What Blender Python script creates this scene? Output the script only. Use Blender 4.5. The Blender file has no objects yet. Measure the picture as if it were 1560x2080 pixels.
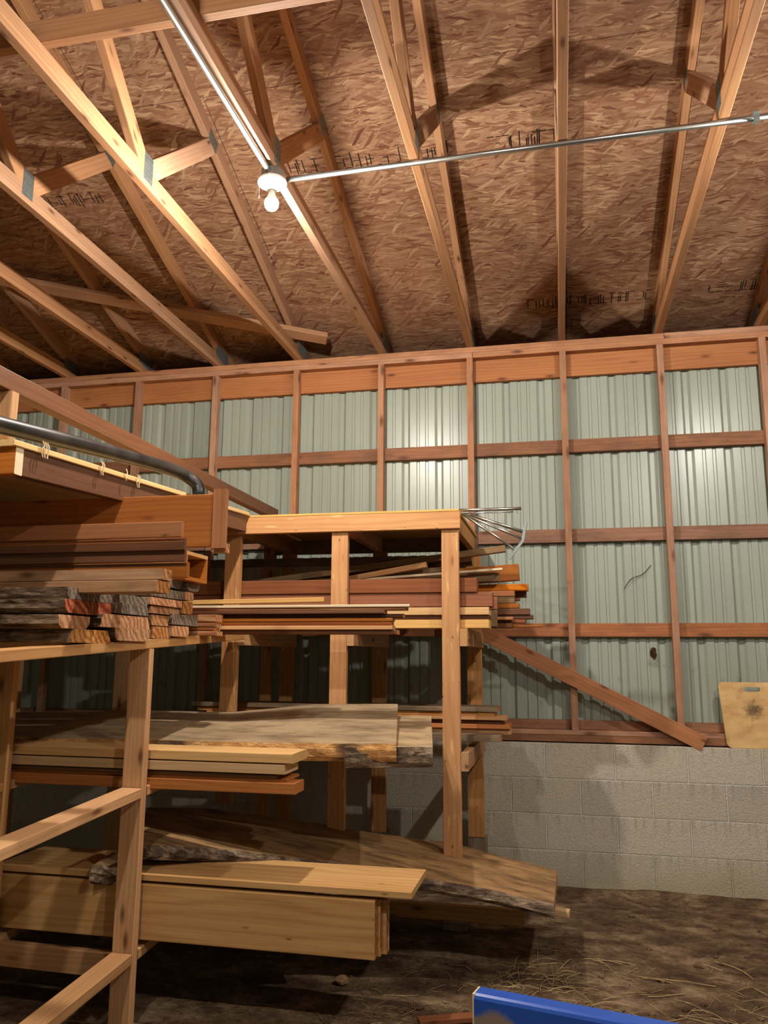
import bpy, bmesh, math, random
from mathutils import Vector, Matrix, noise

random.seed(7)
S = bpy.context.scene
COL = S.collection

# ------------------------------------------------------------------ camera
F = 1637.77
YAW, PITCH, ROLL = 0.2138, 0.1763, 0.0061
CAM = Vector((-0.2922, -5.1588, 1.3267))
fwd = Vector((-math.sin(YAW) * math.cos(PITCH), math.cos(YAW) * math.cos(PITCH), math.sin(PITCH)))
rt = Vector((math.cos(YAW), math.sin(YAW), 0))
up = rt.cross(fwd)
RT = rt * math.cos(ROLL) + up * math.sin(ROLL)
UP = -rt * math.sin(ROLL) + up * math.cos(ROLL)


def at(x, y, axis, val):
    """world point seen at photo position (x, y) on the plane axis = val"""
    d = fwd + RT * ((x - 780) / F) - UP * ((y - 1040) / F)
    i = 'XYZ'.index(axis)
    return CAM + d * ((val - CAM[i]) / d[i])


cam = bpy.data.objects.new('camera', bpy.data.cameras.new('camera'))
COL.objects.link(cam)
cam.matrix_world = Matrix((
    (RT.x, UP.x, -fwd.x, CAM.x), (RT.y, UP.y, -fwd.y, CAM.y), (RT.z, UP.z, -fwd.z, CAM.z), (0, 0, 0, 1)))
cam.data.sensor_fit = 'HORIZONTAL'
cam.data.sensor_width = 36
cam.data.lens = F * 36 / 1560
cam.data.clip_start = 0.02
S.camera = cam

# ------------------------------------------------------------------ materials


def lin(c):
    def f(v):
        v /= 255
        return v / 12.92 if v <= .04045 else ((v + .055) / 1.055) ** 2.4
    return (f(c[0]), f(c[1]), f(c[2]), 1)


class NT:
    def __init__(self, name):
        self.m = bpy.data.materials.new(name)
        self.m.use_nodes = True
        self.t = self.m.node_tree
        self.b = self.t.nodes['Principled BSDF']

    def n(self, typ, **kw):
        nd = self.t.nodes.new('ShaderNode' + typ)
        for k, v in kw.items():
            setattr(nd, k, v)
        return nd

    def put(self, sock, v):
        if v is None:
            return
        if hasattr(v, 'is_linked'):
            self.t.links.new(v, sock)
        else:
            sock.default_value = v

    def math(self, op, a, b=None, c=None, clamp=False):
        nd = self.n('Math', operation=op, use_clamp=clamp)
        for s, v in zip(nd.inputs, (a, b, c)):
            self.put(s, v)
        return nd.outputs[0]

    def vmath(self, op, a, b=None):
        nd = self.n('VectorMath', operation=op)
        for s, v in zip(nd.inputs, (a, b)):
            self.put(s, v)
        return nd.outputs[0]

    def mix(self, f, a, b, blend='MIX'):
        nd = self.n('Mix', data_type='RGBA', blend_type=blend)
        self.put(nd.inputs[0], f)
        self.put(nd.inputs[6], a)
        self.put(nd.inputs[7], b)
        return nd.outputs[2]

    def noise(self, v, scale=1, detail=2, rough=.5, dist=0):
        nd = self.n('TexNoise')
        self.put(nd.inputs['Vector'], v)
        nd.inputs['Scale'].default_value = scale
        nd.inputs['Detail'].default_value = detail
        nd.inputs['Roughness'].default_value = rough
        nd.inputs['Distortion'].default_value = dist
        return nd.outputs[0]

    def ramp(self, f, stops):
        nd = self.n('ValToRGB')
        e = nd.color_ramp.elements
        while len(e) < len(stops):
            e.new(.5)
        for el, (p, c) in zip(e, stops):
            el.position = p
            el.color = c if len(c) == 4 else (*c, 1)
        self.put(nd.inputs[0], f)
        return nd.outputs[0]

    def step(self, f, a, b):
        nd = self.n('MapRange', clamp=True)
        self.put(nd.inputs[0], f)
        nd.inputs[1].default_value = a
        nd.inputs[2].default_value = b
        return nd.outputs[0]

    def obj(self, rnd=True):
        o = self.n('TexCoord').outputs['Object']
        if not rnd:
            return o
        r = self.n('ObjectInfo').outputs['Random']
        k = self.n('CombineXYZ')
        for i, s in enumerate((61.0, 23.0, 37.0)):
            self.put(k.inputs[i], self.math('MULTIPLY', r, s))
        return self.vmath('ADD', o, k.outputs[0])

    def out(self, col, rough=.6, bump=None, bs=.2, bd=.01, metal=0, spec=.3):
        self.put(self.b.inputs['Base Color'], col)
        self.put(self.b.inputs['Roughness'], rough)
        self.b.inputs['Metallic'].default_value = metal
        self.b.inputs['Specular IOR Level'].default_value = spec
        if bump is not None:
            nd = self.n('Bump')
            nd.inputs['Strength'].default_value = bs
            nd.inputs['Distance'].default_value = bd
            self.put(nd.inputs['Height'], bump)
            self.t.links.new(nd.outputs[0], self.b.inputs['Normal'])
        return self.m


def wood(name, light, dark, knot=.5, grain=.5, ring=70, rough=.65, dirt=None, dirt_amt=0., knotcol=(62, 34, 18), spec=.25, nails=0):
    t = NT(name)
    v = t.obj()
    warp = t.noise(t.vmath('MULTIPLY', v, (1.1, 7, 7)), 1, 1.5)
    sep = t.n('SeparateXYZ')
    t.put(sep.inputs[0], v)
    yy = t.math('ADD', t.math('MULTIPLY', t.math('FRACT', t.math('MULTIPLY', sep.outputs[1], .37)), 2.7), -1.1)
    r = t.math('ADD', t.math('MULTIPLY', sep.outputs[1], .8), t.math('MULTIPLY', sep.outputs[2], .62))
    ph = t.math('ADD', t.math('MULTIPLY', r, ring * 6.28), t.math('MULTIPLY', warp, 26))
    band = t.math('MULTIPLY_ADD', t.math('SINE', ph), .5, .5)
    band = t.math('POWER', band, 1.7)
    streak = t.noise(t.vmath('MULTIPLY', v, (2.2, 110, 110)), 1, 3, .6)
    blot = t.noise(t.vmath('MULTIPLY', v, (1.3, 5, 5)), 1, 3, .6)
    f = t.math('ADD', t.math('MULTIPLY', band, .42 * grain), t.math('MULTIPLY', t.step(streak, .3, .7), .5 * grain))
    f = t.math('ADD', f, t.math('MULTIPLY', t.step(blot, .3, .75), .45), clamp=True)
    col = t.mix(f, lin(light), lin(dark))
    # each board has its own tone
    rv = t.n('ObjectInfo').outputs['Random']
    hsv = t.n('HueSaturation')
    t.put(hsv.inputs['Value'], t.math('MULTIPLY_ADD', rv, .3, .86))
    t.put(hsv.inputs['Saturation'], t.math('MULTIPLY_ADD', t.math('FRACT', t.math('MULTIPLY', rv, 7.3)), .2, .9))
    t.put(hsv.inputs['Color'], col)
    col = hsv.outputs[0]
    if dirt is not None:
        dn = t.noise(t.vmath('MULTIPLY', v, (3, 9, 9)), 1.6, 5, .65)
        col = t.mix(t.math('MULTIPLY', t.step(dn, .42, .66), dirt_amt), col, lin(dirt))
    if knot > 0:
        vo = t.n('TexVoronoi')
        t.put(vo.inputs['Vector'], t.vmath('MULTIPLY', t.vmath('ADD', v, (0, .013, .01)), (4.2, 13, 13)))
        vo.inputs['Scale'].default_value = 1
        kd = t.step(vo.outputs['Distance'], .20 * knot + .06, .09 * knot)
        col = t.mix(t.math('MULTIPLY', kd, .85), col, lin(knotcol))
        halo = t.math('MULTIPLY', t.step(vo.outputs['Distance'], .42, .2), .25 * knot)
        col = t.mix(halo, col, lin(dark))
    if nails:
        vn = t.n('TexVoronoi')
        t.put(vn.inputs['Vector'], t.vmath('MULTIPLY', v, (9, 24, 24)))
        vn.inputs['Scale'].default_value = 1
        nd_ = t.step(t.n('TexVoronoi').outputs['Distance'] if False else vn.outputs['Distance'], .085, .06)
        col = t.mix(t.math('MULTIPLY', nd_, .8 * nails), col, lin((58, 36, 20)))
        wn = t.noise(t.vmath('MULTIPLY', v, (5, 40, 40)), 1, 3, .6)
        col = t.mix(t.math('MULTIPLY', t.step(wn, .62, .7), .55), col, lin((236, 192, 128)))
    return t.out(col, rough, streak, .12, .003, spec=spec)


M = {}
M['truss'] = wood('truss_pine', (184, 142, 106), (142, 96, 66), .55)
M['stud'] = wood('wall_stud_pine', (190, 144, 112), (146, 99, 72), .8, dirt=(96, 66, 50), dirt_amt=.35)
M['girt'] = wood('girt_rough', (164, 118, 90), (116, 78, 58), .8, dirt=(90, 66, 52), dirt_amt=.5)
M['header'] = wood('header_fir', (198, 130, 74), (148, 84, 42), .6)
M['redgirt'] = wood('reddish_girt', (182, 120, 80), (130, 80, 52), .9, dirt=(92, 62, 44), dirt_amt=.4)
M['rack'] = wood('rack_fir', (206, 149, 86), (156, 97, 47), .6, ring=42, nails=1)
M['rail'] = wood('rail_fir', (206, 158, 104), (158, 106, 62), .7)
M['pale'] = wood('pale_pine', (214, 176, 122), (176, 132, 82), .3)
M['oak'] = wood('oak_board', (206, 168, 120), (166, 124, 80), .12, ring=30, grain=.75)
M['brown'] = wood('brown_trim', (172, 110, 60), (122, 70, 38), .1, grain=.35, rough=.5)
M['dbrown'] = wood('dark_brown_trim', (114, 72, 44), (72, 44, 28), .1, grain=.4, rough=.45)
M['cedar'] = wood('red_cedar', (150, 88, 50), (106, 56, 28), .3, grain=.5)
M['orange'] = wood('orange_fir', (220, 140, 72), (178, 96, 44), .15)
M['olive'] = wood('weathered_stick', (148, 116, 78), (100, 76, 50), .2)
M['grey'] = wood('grey_weathered', (150, 128, 104), (104, 86, 68), .3, dirt=(70, 58, 46), dirt_amt=.6)
M['slabtop'] = wood('dusty_slab', (176, 152, 118), (134, 112, 84), .15, grain=.35, dirt=(92, 76, 58), dirt_amt=.7)
M['slablow'] = wood('stained_slab', (188, 146, 94), (128, 94, 58), .2, grain=.55, dirt=(88, 66, 44), dirt_amt=.85)
M['rough'] = wood('rough_sawn', (192, 154, 118), (142, 106, 78), .8, dirt=(100, 76, 58), dirt_amt=.5)
M['endtan'] = wood('tan_end_grain', (226, 176, 122), (152, 94, 54), 0, ring=34, grain=1.25)
M['endred'] = wood('red_end_grain', (222, 136, 84), (122, 44, 22), 0, ring=36, grain=1.5)
M['endgrey'] = wood('grey_end_grain', (176, 158, 138), (96, 82, 70), 0, ring=38, grain=1.4, dirt=(70, 60, 52), dirt_amt=.5)
M['white'] = wood('white_edge_trim', (226, 210, 180), (196, 172, 136), 0, grain=.2)
M['plyedge'] = wood('plywood_edge', (226, 190, 122), (180, 134, 74), 0, ring=240, grain=.7)


def bark():
    t = NT('bark')
    v = t.obj()
    n1 = t.noise(t.vmath('MULTIPLY', v, (5, 22, 22)), 1, 6, .7)
    n2 = t.noise(t.vmath('MULTIPLY', v, (14, 60, 60)), 1, 4, .6)
    col = t.ramp(n1, [(.3, lin((58, 48, 42))), (.46, lin((112, 94, 78))), (.6, lin((162, 140, 116))), (.75, lin((212, 190, 160)))])
    col = t.mix(t.step(n2, .45, .7), col, lin((60, 44, 32)))
    return t.out(col, .9, t.math('ADD', n1, n2), .9, .02, spec=.1)


M['bark'] = bark()


def crumb():
    t = NT('crumbling_tan_edge')
    v = t.obj()
    n1 = t.noise(t.vmath('MULTIPLY', v, (9, 30, 30)), 1, 6, .7)
    n2 = t.noise(t.vmath('MULTIPLY', v, (2.2, 4, 4)), 1, 3, .6)
    n3 = t.noise(t.vmath('MULTIPLY', v, (40, 160, 160)), 1, 3, .7)
    col = t.ramp(n1, [(.3, lin((150, 98, 56))), (.5, lin((206, 152, 92))), (.7, lin((236, 196, 138)))])
    col = t.mix(t.step(n2, .56, .64), col, lin((96, 74, 56)))
    col = t.mix(t.math('MULTIPLY', t.step(n3, .5, .7), .5), col, lin((120, 80, 48)))
    return t.out(col, .9, t.math('ADD', n1, n3), .9, .012, spec=.1)


M['crumb'] = crumb()


def osb(name, flip=False):
    t = NT(name)
    v = t.obj(False)
    w = t.noise(v, 2.2, 3)
    wv = t.n('TexNoise')
    t.put(wv.inputs['Vector'], v)
    wv.inputs['Scale'].default_value = 7
    wv.inputs['Detail'].default_value = 2
    v2 = t.vmath('ADD', v, t.vmath('MULTIPLY', t.vmath('SUBTRACT', wv.outputs['Color'], (.5, .5, .5)), (.035, .06, .05)))
    layers = []
    for k, (ang, sc, off) in enumerate(((.13, (12, 84, 3), 0), (-.24, (10, 74, 3), 7.3), (.03, (14, 110, 3), 3.1), (.8, (11, 70, 3), 9.7))):
        mp = t.n('Mapping')
        mp.inputs['Rotation'].default_value = (0, 0, ang)
        mp.inputs['Location'].default_value = (off, off * .7, 0)
        t.put(mp.inputs['Vector'], v2)
        vo = t.n('TexVoronoi')
        t.put(vo.inputs['Vector'], t.vmath('MULTIPLY', mp.outputs[0], sc))
        vo.inputs['Scale'].default_value = 1
        s = t.n('SeparateColor')
        t.put(s.inputs[0], vo.outputs['Color'])
        layers.append((s.outputs[0], s.outputs[1], vo.outputs['Distance']))
    stops = [(.0, lin((100, 60, 46))), (.10, lin((128, 90, 68))), (.45, lin((148, 112, 86))), (.8, lin((164, 130, 102))), (1, lin((188, 156, 122)))]
    cols = [t.ramp(l[0], stops) for l in layers]
    c = t.mix(t.step(layers[1][1], .45, .5), cols[0], cols[1])
    c = t.mix(t.step(layers[2][1], .62, .66), c, cols[2])
    c = t.mix(t.step(layers[3][1], .86, .88), c, cols[3])
    fine = t.noise(t.vmath('MULTIPLY', v2, (20, 220, 10)), 1, 3)
    c = t.mix(t.math('MULTIPLY', t.step(fine, .35, .7), .3), c, lin((120, 76, 48)))
    big = t.noise(v, 1.1, 3)
    c = t.mix(t.math('MULTIPLY', t.step(big, .4, .7), .25), c, lin((130, 84, 58)))
    h = t.math('ADD', t.math('MULTIPLY', layers[0][0], .5), t.math('MULTIPLY', layers[1][0], .5))
    return t.out(c, .7, h, .35, .004, spec=.25)


M['osb'] = osb('oriented_strand_board')


def siding():
    t = NT('galvanised_grey_siding')
    v = t.obj(False)
    n = t.noise(t.vmath('MULTIPLY', v, (3, 3, .8)), 1, 3)
    col = t.mix(t.step(n, .3, .7), lin((160, 168, 155)), lin((147, 154, 142)))
    sep = t.n('SeparateXYZ')
    t.put(sep.inputs[0], v)
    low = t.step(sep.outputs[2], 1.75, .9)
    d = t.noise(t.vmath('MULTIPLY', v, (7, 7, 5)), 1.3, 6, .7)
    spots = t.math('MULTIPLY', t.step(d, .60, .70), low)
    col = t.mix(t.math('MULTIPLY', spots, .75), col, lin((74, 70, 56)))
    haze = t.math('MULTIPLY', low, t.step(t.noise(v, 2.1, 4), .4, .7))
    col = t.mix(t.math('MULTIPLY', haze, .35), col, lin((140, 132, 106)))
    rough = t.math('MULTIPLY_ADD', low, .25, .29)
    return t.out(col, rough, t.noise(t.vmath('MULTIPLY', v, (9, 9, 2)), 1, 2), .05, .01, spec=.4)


M['siding'] = siding()


def block():
    t = NT('concrete_block')
    v = t.obj(False)
    sep = t.n('SeparateXYZ')
    t.put(sep.inputs[0], v)
    cmb = t.n('CombineXYZ')
    t.put(cmb.inputs[0], sep.outputs[0])
    t.put(cmb.inputs[1], sep.outputs[2])
    br = t.n('TexBrick', offset=.5, offset_frequency=2)
    t.put(br.inputs['Vector'], cmb.outputs[0])
    br.inputs['Scale'].default_value = 1
    br.inputs['Brick Width'].default_value = .4064
    br.inputs['Row Height'].default_value = .2032
    br.inputs['Mortar Size'].default_value = .0058
    br.inputs['Mortar Smooth'].default_value = .35
    br.inputs['Bias'].default_value = 0
    br.inputs['Color1'].default_value = lin((196, 188, 174))
    br.inputs['Color2'].default_value = lin((180, 172, 158))
    br.inputs['Mortar'].default_value = lin((214, 206, 192))
    n = t.noise(v, 2.6, 5, .6)
    col = t.mix(t.math('MULTIPLY', t.step(n, .35, .7), .5), br.outputs['Color'], lin((196, 184, 156)))
    st = t.noise(t.vmath('MULTIPLY', v, (46, 46, 3.2)), 1, 2)
    rowf = t.math('FRACT', t.math('DIVIDE', sep.outputs[2], .2032))
    st = t.math('MULTIPLY', t.step(st, .5, .68), t.step(rowf, .45, .95))
    col = t.mix(t.math('MULTIPLY', st, .3), col, lin((104, 98, 88)))
    grit = t.noise(v, 130, 3)
    col = t.mix(t.math('MULTIPLY', t.step(grit, .4, .7), .22), col, lin((96, 90, 82)))
    low = t.math('MULTIPLY', t.step(t.math('ADD', sep.outputs[2], t.math('MULTIPLY', n, -.22)), .12, -.08), .6)
    col = t.mix(low, col, lin((158, 148, 118)))
    h = t.math('ADD', t.math('MULTIPLY', br.outputs['Fac'], -.55), t.math('MULTIPLY', grit, .25))
    return t.out(col, .92, h, 1.0, .02, spec=.12)


M['block'] = block()


def dirt():
    t = NT('dirt_floor')
    v = t.obj(False)
    a = t.noise(t.vmath('MULTIPLY', v, (1.5, 2.0, 1)), 2.3, 8, .7)
    b = t.noise(v, 24, 5, .7)
    c = t.noise(t.vmath('MULTIPLY', v, (2.4, 4.2, 1)), 2.4, 6, .65)
    col = t.ramp(a, [(.3, lin((72, 54, 42))), (.5, lin((120, 97, 74))), (.66, lin((166, 142, 112)))])
    col = t.mix(t.math('MULTIPLY', t.step(c, .5, .62), .6), col, lin((72, 48, 40)))
    col = t.mix(t.math('MULTIPLY', t.step(b, .5, .75), .75), col, lin((66, 48, 36)))
    col = t.mix(t.math('MULTIPLY', t.step(b, .36, .25), .5), col, lin((166, 140, 108)))
    return t.out(col, .95, t.math('ADD', a, t.math('MULTIPLY', b, .7)), 1.0, .05, spec=.08)


M['dirt'] = dirt()


def simple(name, col, rough=.5, metal=0, spec=.4, noise_amt=.15, ncol=None, nscale=12):
    t = NT(name)
    v = t.obj()
    n = t.noise(v, nscale, 4, .6)
    c = t.mix(t.math('MULTIPLY', t.step(n, .4, .7), noise_amt), lin(col), lin(ncol or tuple(x * .5 for x in col)))
    return t.out(c, rough, n, .08, .004, metal, spec)


M['galv'] = simple('galvanised_steel', (176, 178, 176), .32, 1, .5, .2)
M['plate'] = simple('connector_plate_steel', (150, 158, 156), .45, .85, .5, .3, nscale=40)
M['alu'] = simple('silver_tube', (190, 186, 176), .3, 1, .5, .25, (110, 100, 88))
M['black'] = simple('black_pipe_dusty', (15, 15, 16), .34, 0, .5, .16, (128, 120, 108), 5)
M['porcelain'] = simple('white_porcelain', (236, 232, 220), .3, 0, .5, .1)
M['zip'] = simple('grey_box', (150, 150, 148), .4, .8)
M['twine'] = simple('frayed_fibre', (214, 188, 150), .9)
M['straw'] = simple('straw', (178, 152, 108), .8, 0, .2, .6, (110, 86, 56), 6)
M['stamp'] = simple('black_ink', (44, 34, 30), .9, 0, .1, .3)
M['knotdark'] = simple('dark_debris', (66, 46, 34), .95, 0, .1, .5)


def blue():
    t = NT('blue_paint')
    v = t.obj(False)
    n = t.noise(v, 5, 5, .65)
    sep = t.n('SeparateXYZ')
    t.put(sep.inputs[0], v)
    # mud splashed on the face near the chipped end
    dx = t.math('SUBTRACT', sep.outputs[0], .05)
    dz = t.math('ADD', sep.outputs[2], .13)
    dd = t.math('SQRT', t.math('ADD', t.math('MULTIPLY', dx, dx), t.math('MULTIPLY', dz, dz)))
    mud = t.step(t.math('ADD', dd, t.math('MULTIPLY', n, .16)), .19, .17)
    col = t.mix(t.math('MULTIPLY', t.step(n, .4, .7), .25), lin((34, 82, 176)), lin((24, 58, 140)))
    col = t.mix(mud, col, lin((128, 112, 100)))
    rough = t.math('MULTIPLY_ADD', mud, .55, .28)
    return t.out(col, rough, n, .05, .005, spec=.5)


M['blue'] = blue()


def cut():
    t = NT('cutting_board')
    v = t.obj(False)
    n = t.noise(t.vmath('MULTIPLY', v, (4, 9, 9)), 2, 4)
    col = t.mix(t.step(n, .3, .7), lin((226, 190, 132)), lin((196, 152, 96)))
    sep = t.n('SeparateXYZ')
    t.put(sep.inputs[0], v)
    dx = t.math('SUBTRACT', sep.outputs[0], -.045)
    dz = t.math('SUBTRACT', sep.outputs[2], .215)
    d = t.math('SQRT', t.math('ADD', t.math('MULTIPLY', dx, dx), t.math('MULTIPLY', dz, dz)))
    fine = t.noise(v, 60, 5, .7)
    spot = t.step(t.math('ADD', d, t.math('MULTIPLY', t.math('SUBTRACT', fine, .5), .11)), .062, .02)
    col = t.mix(t.math('MULTIPLY', spot, .8), col, lin((74, 56, 42)))
    st = t.noise(v, 13, 4)
    col = t.mix(t.math('MULTIPLY', t.step(st, .56, .72), .55), col, lin((150, 112, 66)))
    return t.out(col, .55, n, .05, .003, spec=.3)


M['cut'] = cut()


def emis(name, col, strength):
    t = NT(name)
    t.b.inputs['Base Color'].default_value = (1, 1, 1, 1)
    t.b.inputs['Emission Color'].default_value = col
    t.b.inputs['Emission Strength'].default_value = strength
    return t.m


# ------------------------------------------------------------------ object helpers


def tag(o, label=None, cat=None, group=None, kind=None):
    if label:
        o['label'] = label
    if cat:
        o['category'] = cat
    if group:
        o['group'] = group
    if kind:
        o['kind'] = kind
    return o


def link(name, bm, mats, parent=None, loc=None, smooth=False):
    me = bpy.data.meshes.new(name)
    bm.normal_update()
    bm.to_mesh(me)
    bm.free()
    for m in (mats if isinstance(mats, (list, tuple)) else [mats]):
        me.materials.append(M[m] if isinstance(m, str) else m)
    if smooth:
        for p in me.polygons:
            p.use_smooth = True
    o = bpy.data.objects.new(name, me)
    COL.objects.link(o)
    if loc is not None:
        o.location = loc
    if parent:
        o.parent = parent
    return o


def empty(name, loc):
    o = bpy.data.objects.new(name, None)
    o.empty_display_size = .1
    o.location = loc
    COL.objects.link(o)
    return o


def box_bm(l, w, h, bev=.003, jit=0):
    """board centred on the origin, length along local x"""
    bm = bmesh.new()
    bmesh.ops.create_cube(bm, size=1)
    for v in bm.verts:
        v.co = Vector((v.co.x * l, v.co.y * w, v.co.z * h))
    if bev > 0:
        b = min(bev, .3 * min(l, w, h))
        ed = [e for e in bm.edges if abs((e.verts[0].co - e.verts[1].co).normalized().x) > .9]
        bmesh.ops.bevel(bm, geom=ed, offset=b, segments=2, affect='EDGES', profile=.5)
    for f in bm.faces:
        f.material_index = 0
    return bm


def frame_of(p0, p1, upv=(0, 0, 1)):
    x = (p1 - p0).normalized()
    u = Vector(upv)
    z = (u - x * u.dot(x)).normalized()
    y = z.cross(x)
    return Matrix(((x.x, y.x, z.x), (x.y, y.y, z.y), (x.z, y.z, z.z)))


def stick(name, p0, p1, w, h, mat, parent=None, upv=(0, 0, 1), bev=.003, endmat=None):
    """straight board from p0 to p1 (centre line), w across, h along upv"""
    p0, p1 = Vector(p0), Vector(p1)
    bm = box_bm((p1 - p0).length, w, h, bev)
    if endmat:
        for f in bm.faces:
            f.normal_update()
            if abs(f.normal.x) > .9:
                f.material_index = 1
    o = link(name, bm, [mat, endmat] if endmat else mat)
    R = frame_of(p0, p1, upv).to_4x4()
    mid = (p0 + p1) / 2
    if parent:
        o.parent = parent
        mid = mid - parent.location
    o.matrix_local = Matrix.Translation(mid) @ R
    return o


def tube_bm(pts, r, seg=14, closed=False):
    bm = bmesh.new()
    pts = [Vector(p) for p in pts]
    rings = []
    n = None
    for i, p in enumerate(pts):
        a = pts[max(i - 1, 0)]
        b = pts[min(i + 1, len(pts) - 1)]
        d = (b - a).normalized()
        if n is None:
            n = d.orthogonal().normalized()
        n = (n - d * n.dot(d)).normalized()
        m = d.cross(n)
        rr = r[i] if isinstance(r, (list, tuple)) else r
        rings.append([bm.verts.new(p + (n * math.cos(t) + m * math.sin(t)) * rr) for t in [2 * math.pi * k / seg for k in range(seg)]])
    for a, b in zip(rings, rings[1:]):
        for k in range(seg):
            bm.faces.new((a[k], a[(k + 1) % seg], b[(k + 1) % seg], b[k]))
    bm.faces.new(rings[0][::-1])
    bm.faces.new(rings[-1])
    return bm


def smooth_path(pts, n=6):
    pts = [Vector(p) for p in pts]
    out = []
    for i in range(len(pts) - 1):
        p0, p1, p2, p3 = pts[max(i - 1, 0)], pts[i], pts[i + 1], pts[min(i + 2, len(pts) - 1)]
        for k in range(n):
            t = k / n
            out.append(.5 * ((2 * p1) + (p2 - p0) * t + (2 * p0 - 5 * p1 + 4 * p2 - p3) * t * t + (3 * p1 - p0 - 3 * p2 + p3) * t ** 3))
    out.append(pts[-1])
    return out


def lathe_bm(prof, seg=28):
    bm = bmesh.new()
    rings = []
    for r, z in prof:
        rings.append([bm.verts.new((r * math.cos(2 * math.pi * k / seg), r * math.sin(2 * math.pi * k / seg), z)) for k in range(seg)] if r > 1e-6 else [bm.verts.new((0, 0, z))])
    for a, b in zip(rings, rings[1:]):
        for k in range(seg):
            k2 = (k + 1) % seg
            if len(a) == 1:
                bm.faces.new((a[0], b[k2], b[k]))
            elif len(b) == 1:
                bm.faces.new((a[k], a[k2], b[0]))
            else:
                bm.faces.new((a[k], a[k2], b[k2], b[k]))
    bmesh.ops.recalc_face_normals(bm, faces=bm.faces)
    return bm


def add_box(bm, c, s, rot=None):
    r = bmesh.ops.create_cube(bm, size=1)
    for v in r['verts']:
        co = Vector((v.co.x * s[0], v.co.y * s[1], v.co.z * s[2]))
        v.co = (rot @ co if rot else co) + Vector(c)


def copy_tree(o, parent=None):
    c = o.copy()
    COL.objects.link(c)
    if parent:
        c.parent = parent
    for ch in list(o.children):
        copy_tree(ch, c)
    return c


# ------------------------------------------------------------------ setting
ORD = ['', 'first', 'second', 'third', 'fourth', 'fifth']
ORD2 = ['', 'one', 'two', 'three', 'four', 'five', 'six', 'seven', 'eight']
TS = .6096                      # truss and stud spacing
X0 = -3.8976                    # first stud in view


def tx(i):
    return X0 + i * TS + .019


Z_BLOCK, Z_SILL, Z_PLATE, Z_TOP = .8128, .889, 3.301, 3.377
SX0, SX1 = -7.2, 4.2
WY = -6.95                      # opposite wall


def gz(x, y):
    """ground height"""
    base = .045 * min(y + .1, 0) if y > -3 else .045 * (-2.9) + .01 * (y + 3)
    return base + .012 * noise.noise(Vector((x * 2.2, y * 2.2, 0))) + .005 * noise.noise(Vector((x * 9, y * 9, 4)))


bm = bmesh.new()
nx, ny = 190, 120
gx = [SX0 + (SX1 - SX0) * i / nx for i in range(nx + 1)]
gy = [WY + (0.02 - WY) * j / ny for j in range(ny + 1)]
gv = [[bm.verts.new((x, y, gz(x, y) + (.012 if y > -.1 else 0))) for y in gy] for x in gx]
for i in range(nx):
    for j in range(ny):
        bm.faces.new((gv[i][j], gv[i + 1][j], gv[i + 1][j + 1], gv[i][j + 1]))
tag(link('floor', bm, 'dirt', smooth=True), kind='structure')

# concrete block base of the back wall
bm = bmesh.new()
add_box(bm, ((SX0 + SX1) / 2, .065, (Z_BLOCK - .25) / 2), (SX1 - SX0, .2, Z_BLOCK + .25))
o = link('wall_foundation', bm, 'block')
tag(o, kind='structure')


def siding_wall(name, x0, x1, y, z0, z1, ridge=.019, face=-1, loc=(0, 0, 0), rotz=0):
    """ribbed sheet; pans face the room, ribs recede"""
    per = .2286
    prof = []
    k0 = math.floor((x0 + .34) / per) - 1
    k1 = math.ceil((x1 + .34) / per) + 1
    for k in range(k0, k1 + 1):
        b = -.34 - .058 + k * per
        prof += [(b, 0), (b + .016, ridge), (b + .042, ridge), (b + .058, 0),
                 (b + .102, 0), (b + .107, .007), (b + .121, .007), (b + .126, 0),
                 (b + .162, 0), (b + .167, .007), (b + .181, .007), (b + .186, 0)]
    prof = [(min(max(x, x0), x1), d) for x, d in prof if x0 - .06 < x < x1 + .06]
    bm = bmesh.new()
    lo = [bm.verts.new((x, y + d, z0)) for x, d in prof]
    hi = [bm.verts.new((x, y + d, z1)) for x, d in prof]
    for i in range(len(prof) - 1):
        if prof[i + 1][0] - prof[i][0] > 1e-6:
            bm.faces.new((lo[i], lo[i + 1], hi[i + 1], hi[i]))
    o = link(name, bm, 'siding', loc=loc)
    o.rotation_euler = (0, 0, rotz)
    return tag(o, kind='structure')


GY = .058                        # girt faces
SY = GY + .040                   # siding face
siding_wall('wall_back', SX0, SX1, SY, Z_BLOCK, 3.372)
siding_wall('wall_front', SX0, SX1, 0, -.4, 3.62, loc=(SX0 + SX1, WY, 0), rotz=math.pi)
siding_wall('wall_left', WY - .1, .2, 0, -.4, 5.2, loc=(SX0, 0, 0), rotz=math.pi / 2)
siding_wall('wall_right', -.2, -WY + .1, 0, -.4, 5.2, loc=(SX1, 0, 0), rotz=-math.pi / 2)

# roof deck of strand board: two slopes, panels with gaps between them
SL = .335
ZT0 = 3.50                       # underside of the rafters above the wall face
TH = .094                        # rafter depth measured upright
RY = -3.42                       # ridge
bm = bmesh.new()


def deck(y):
    return ZT0 + TH - SL * y if y >= RY else ZT0 + TH - SL * (2 * RY - y)


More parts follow.
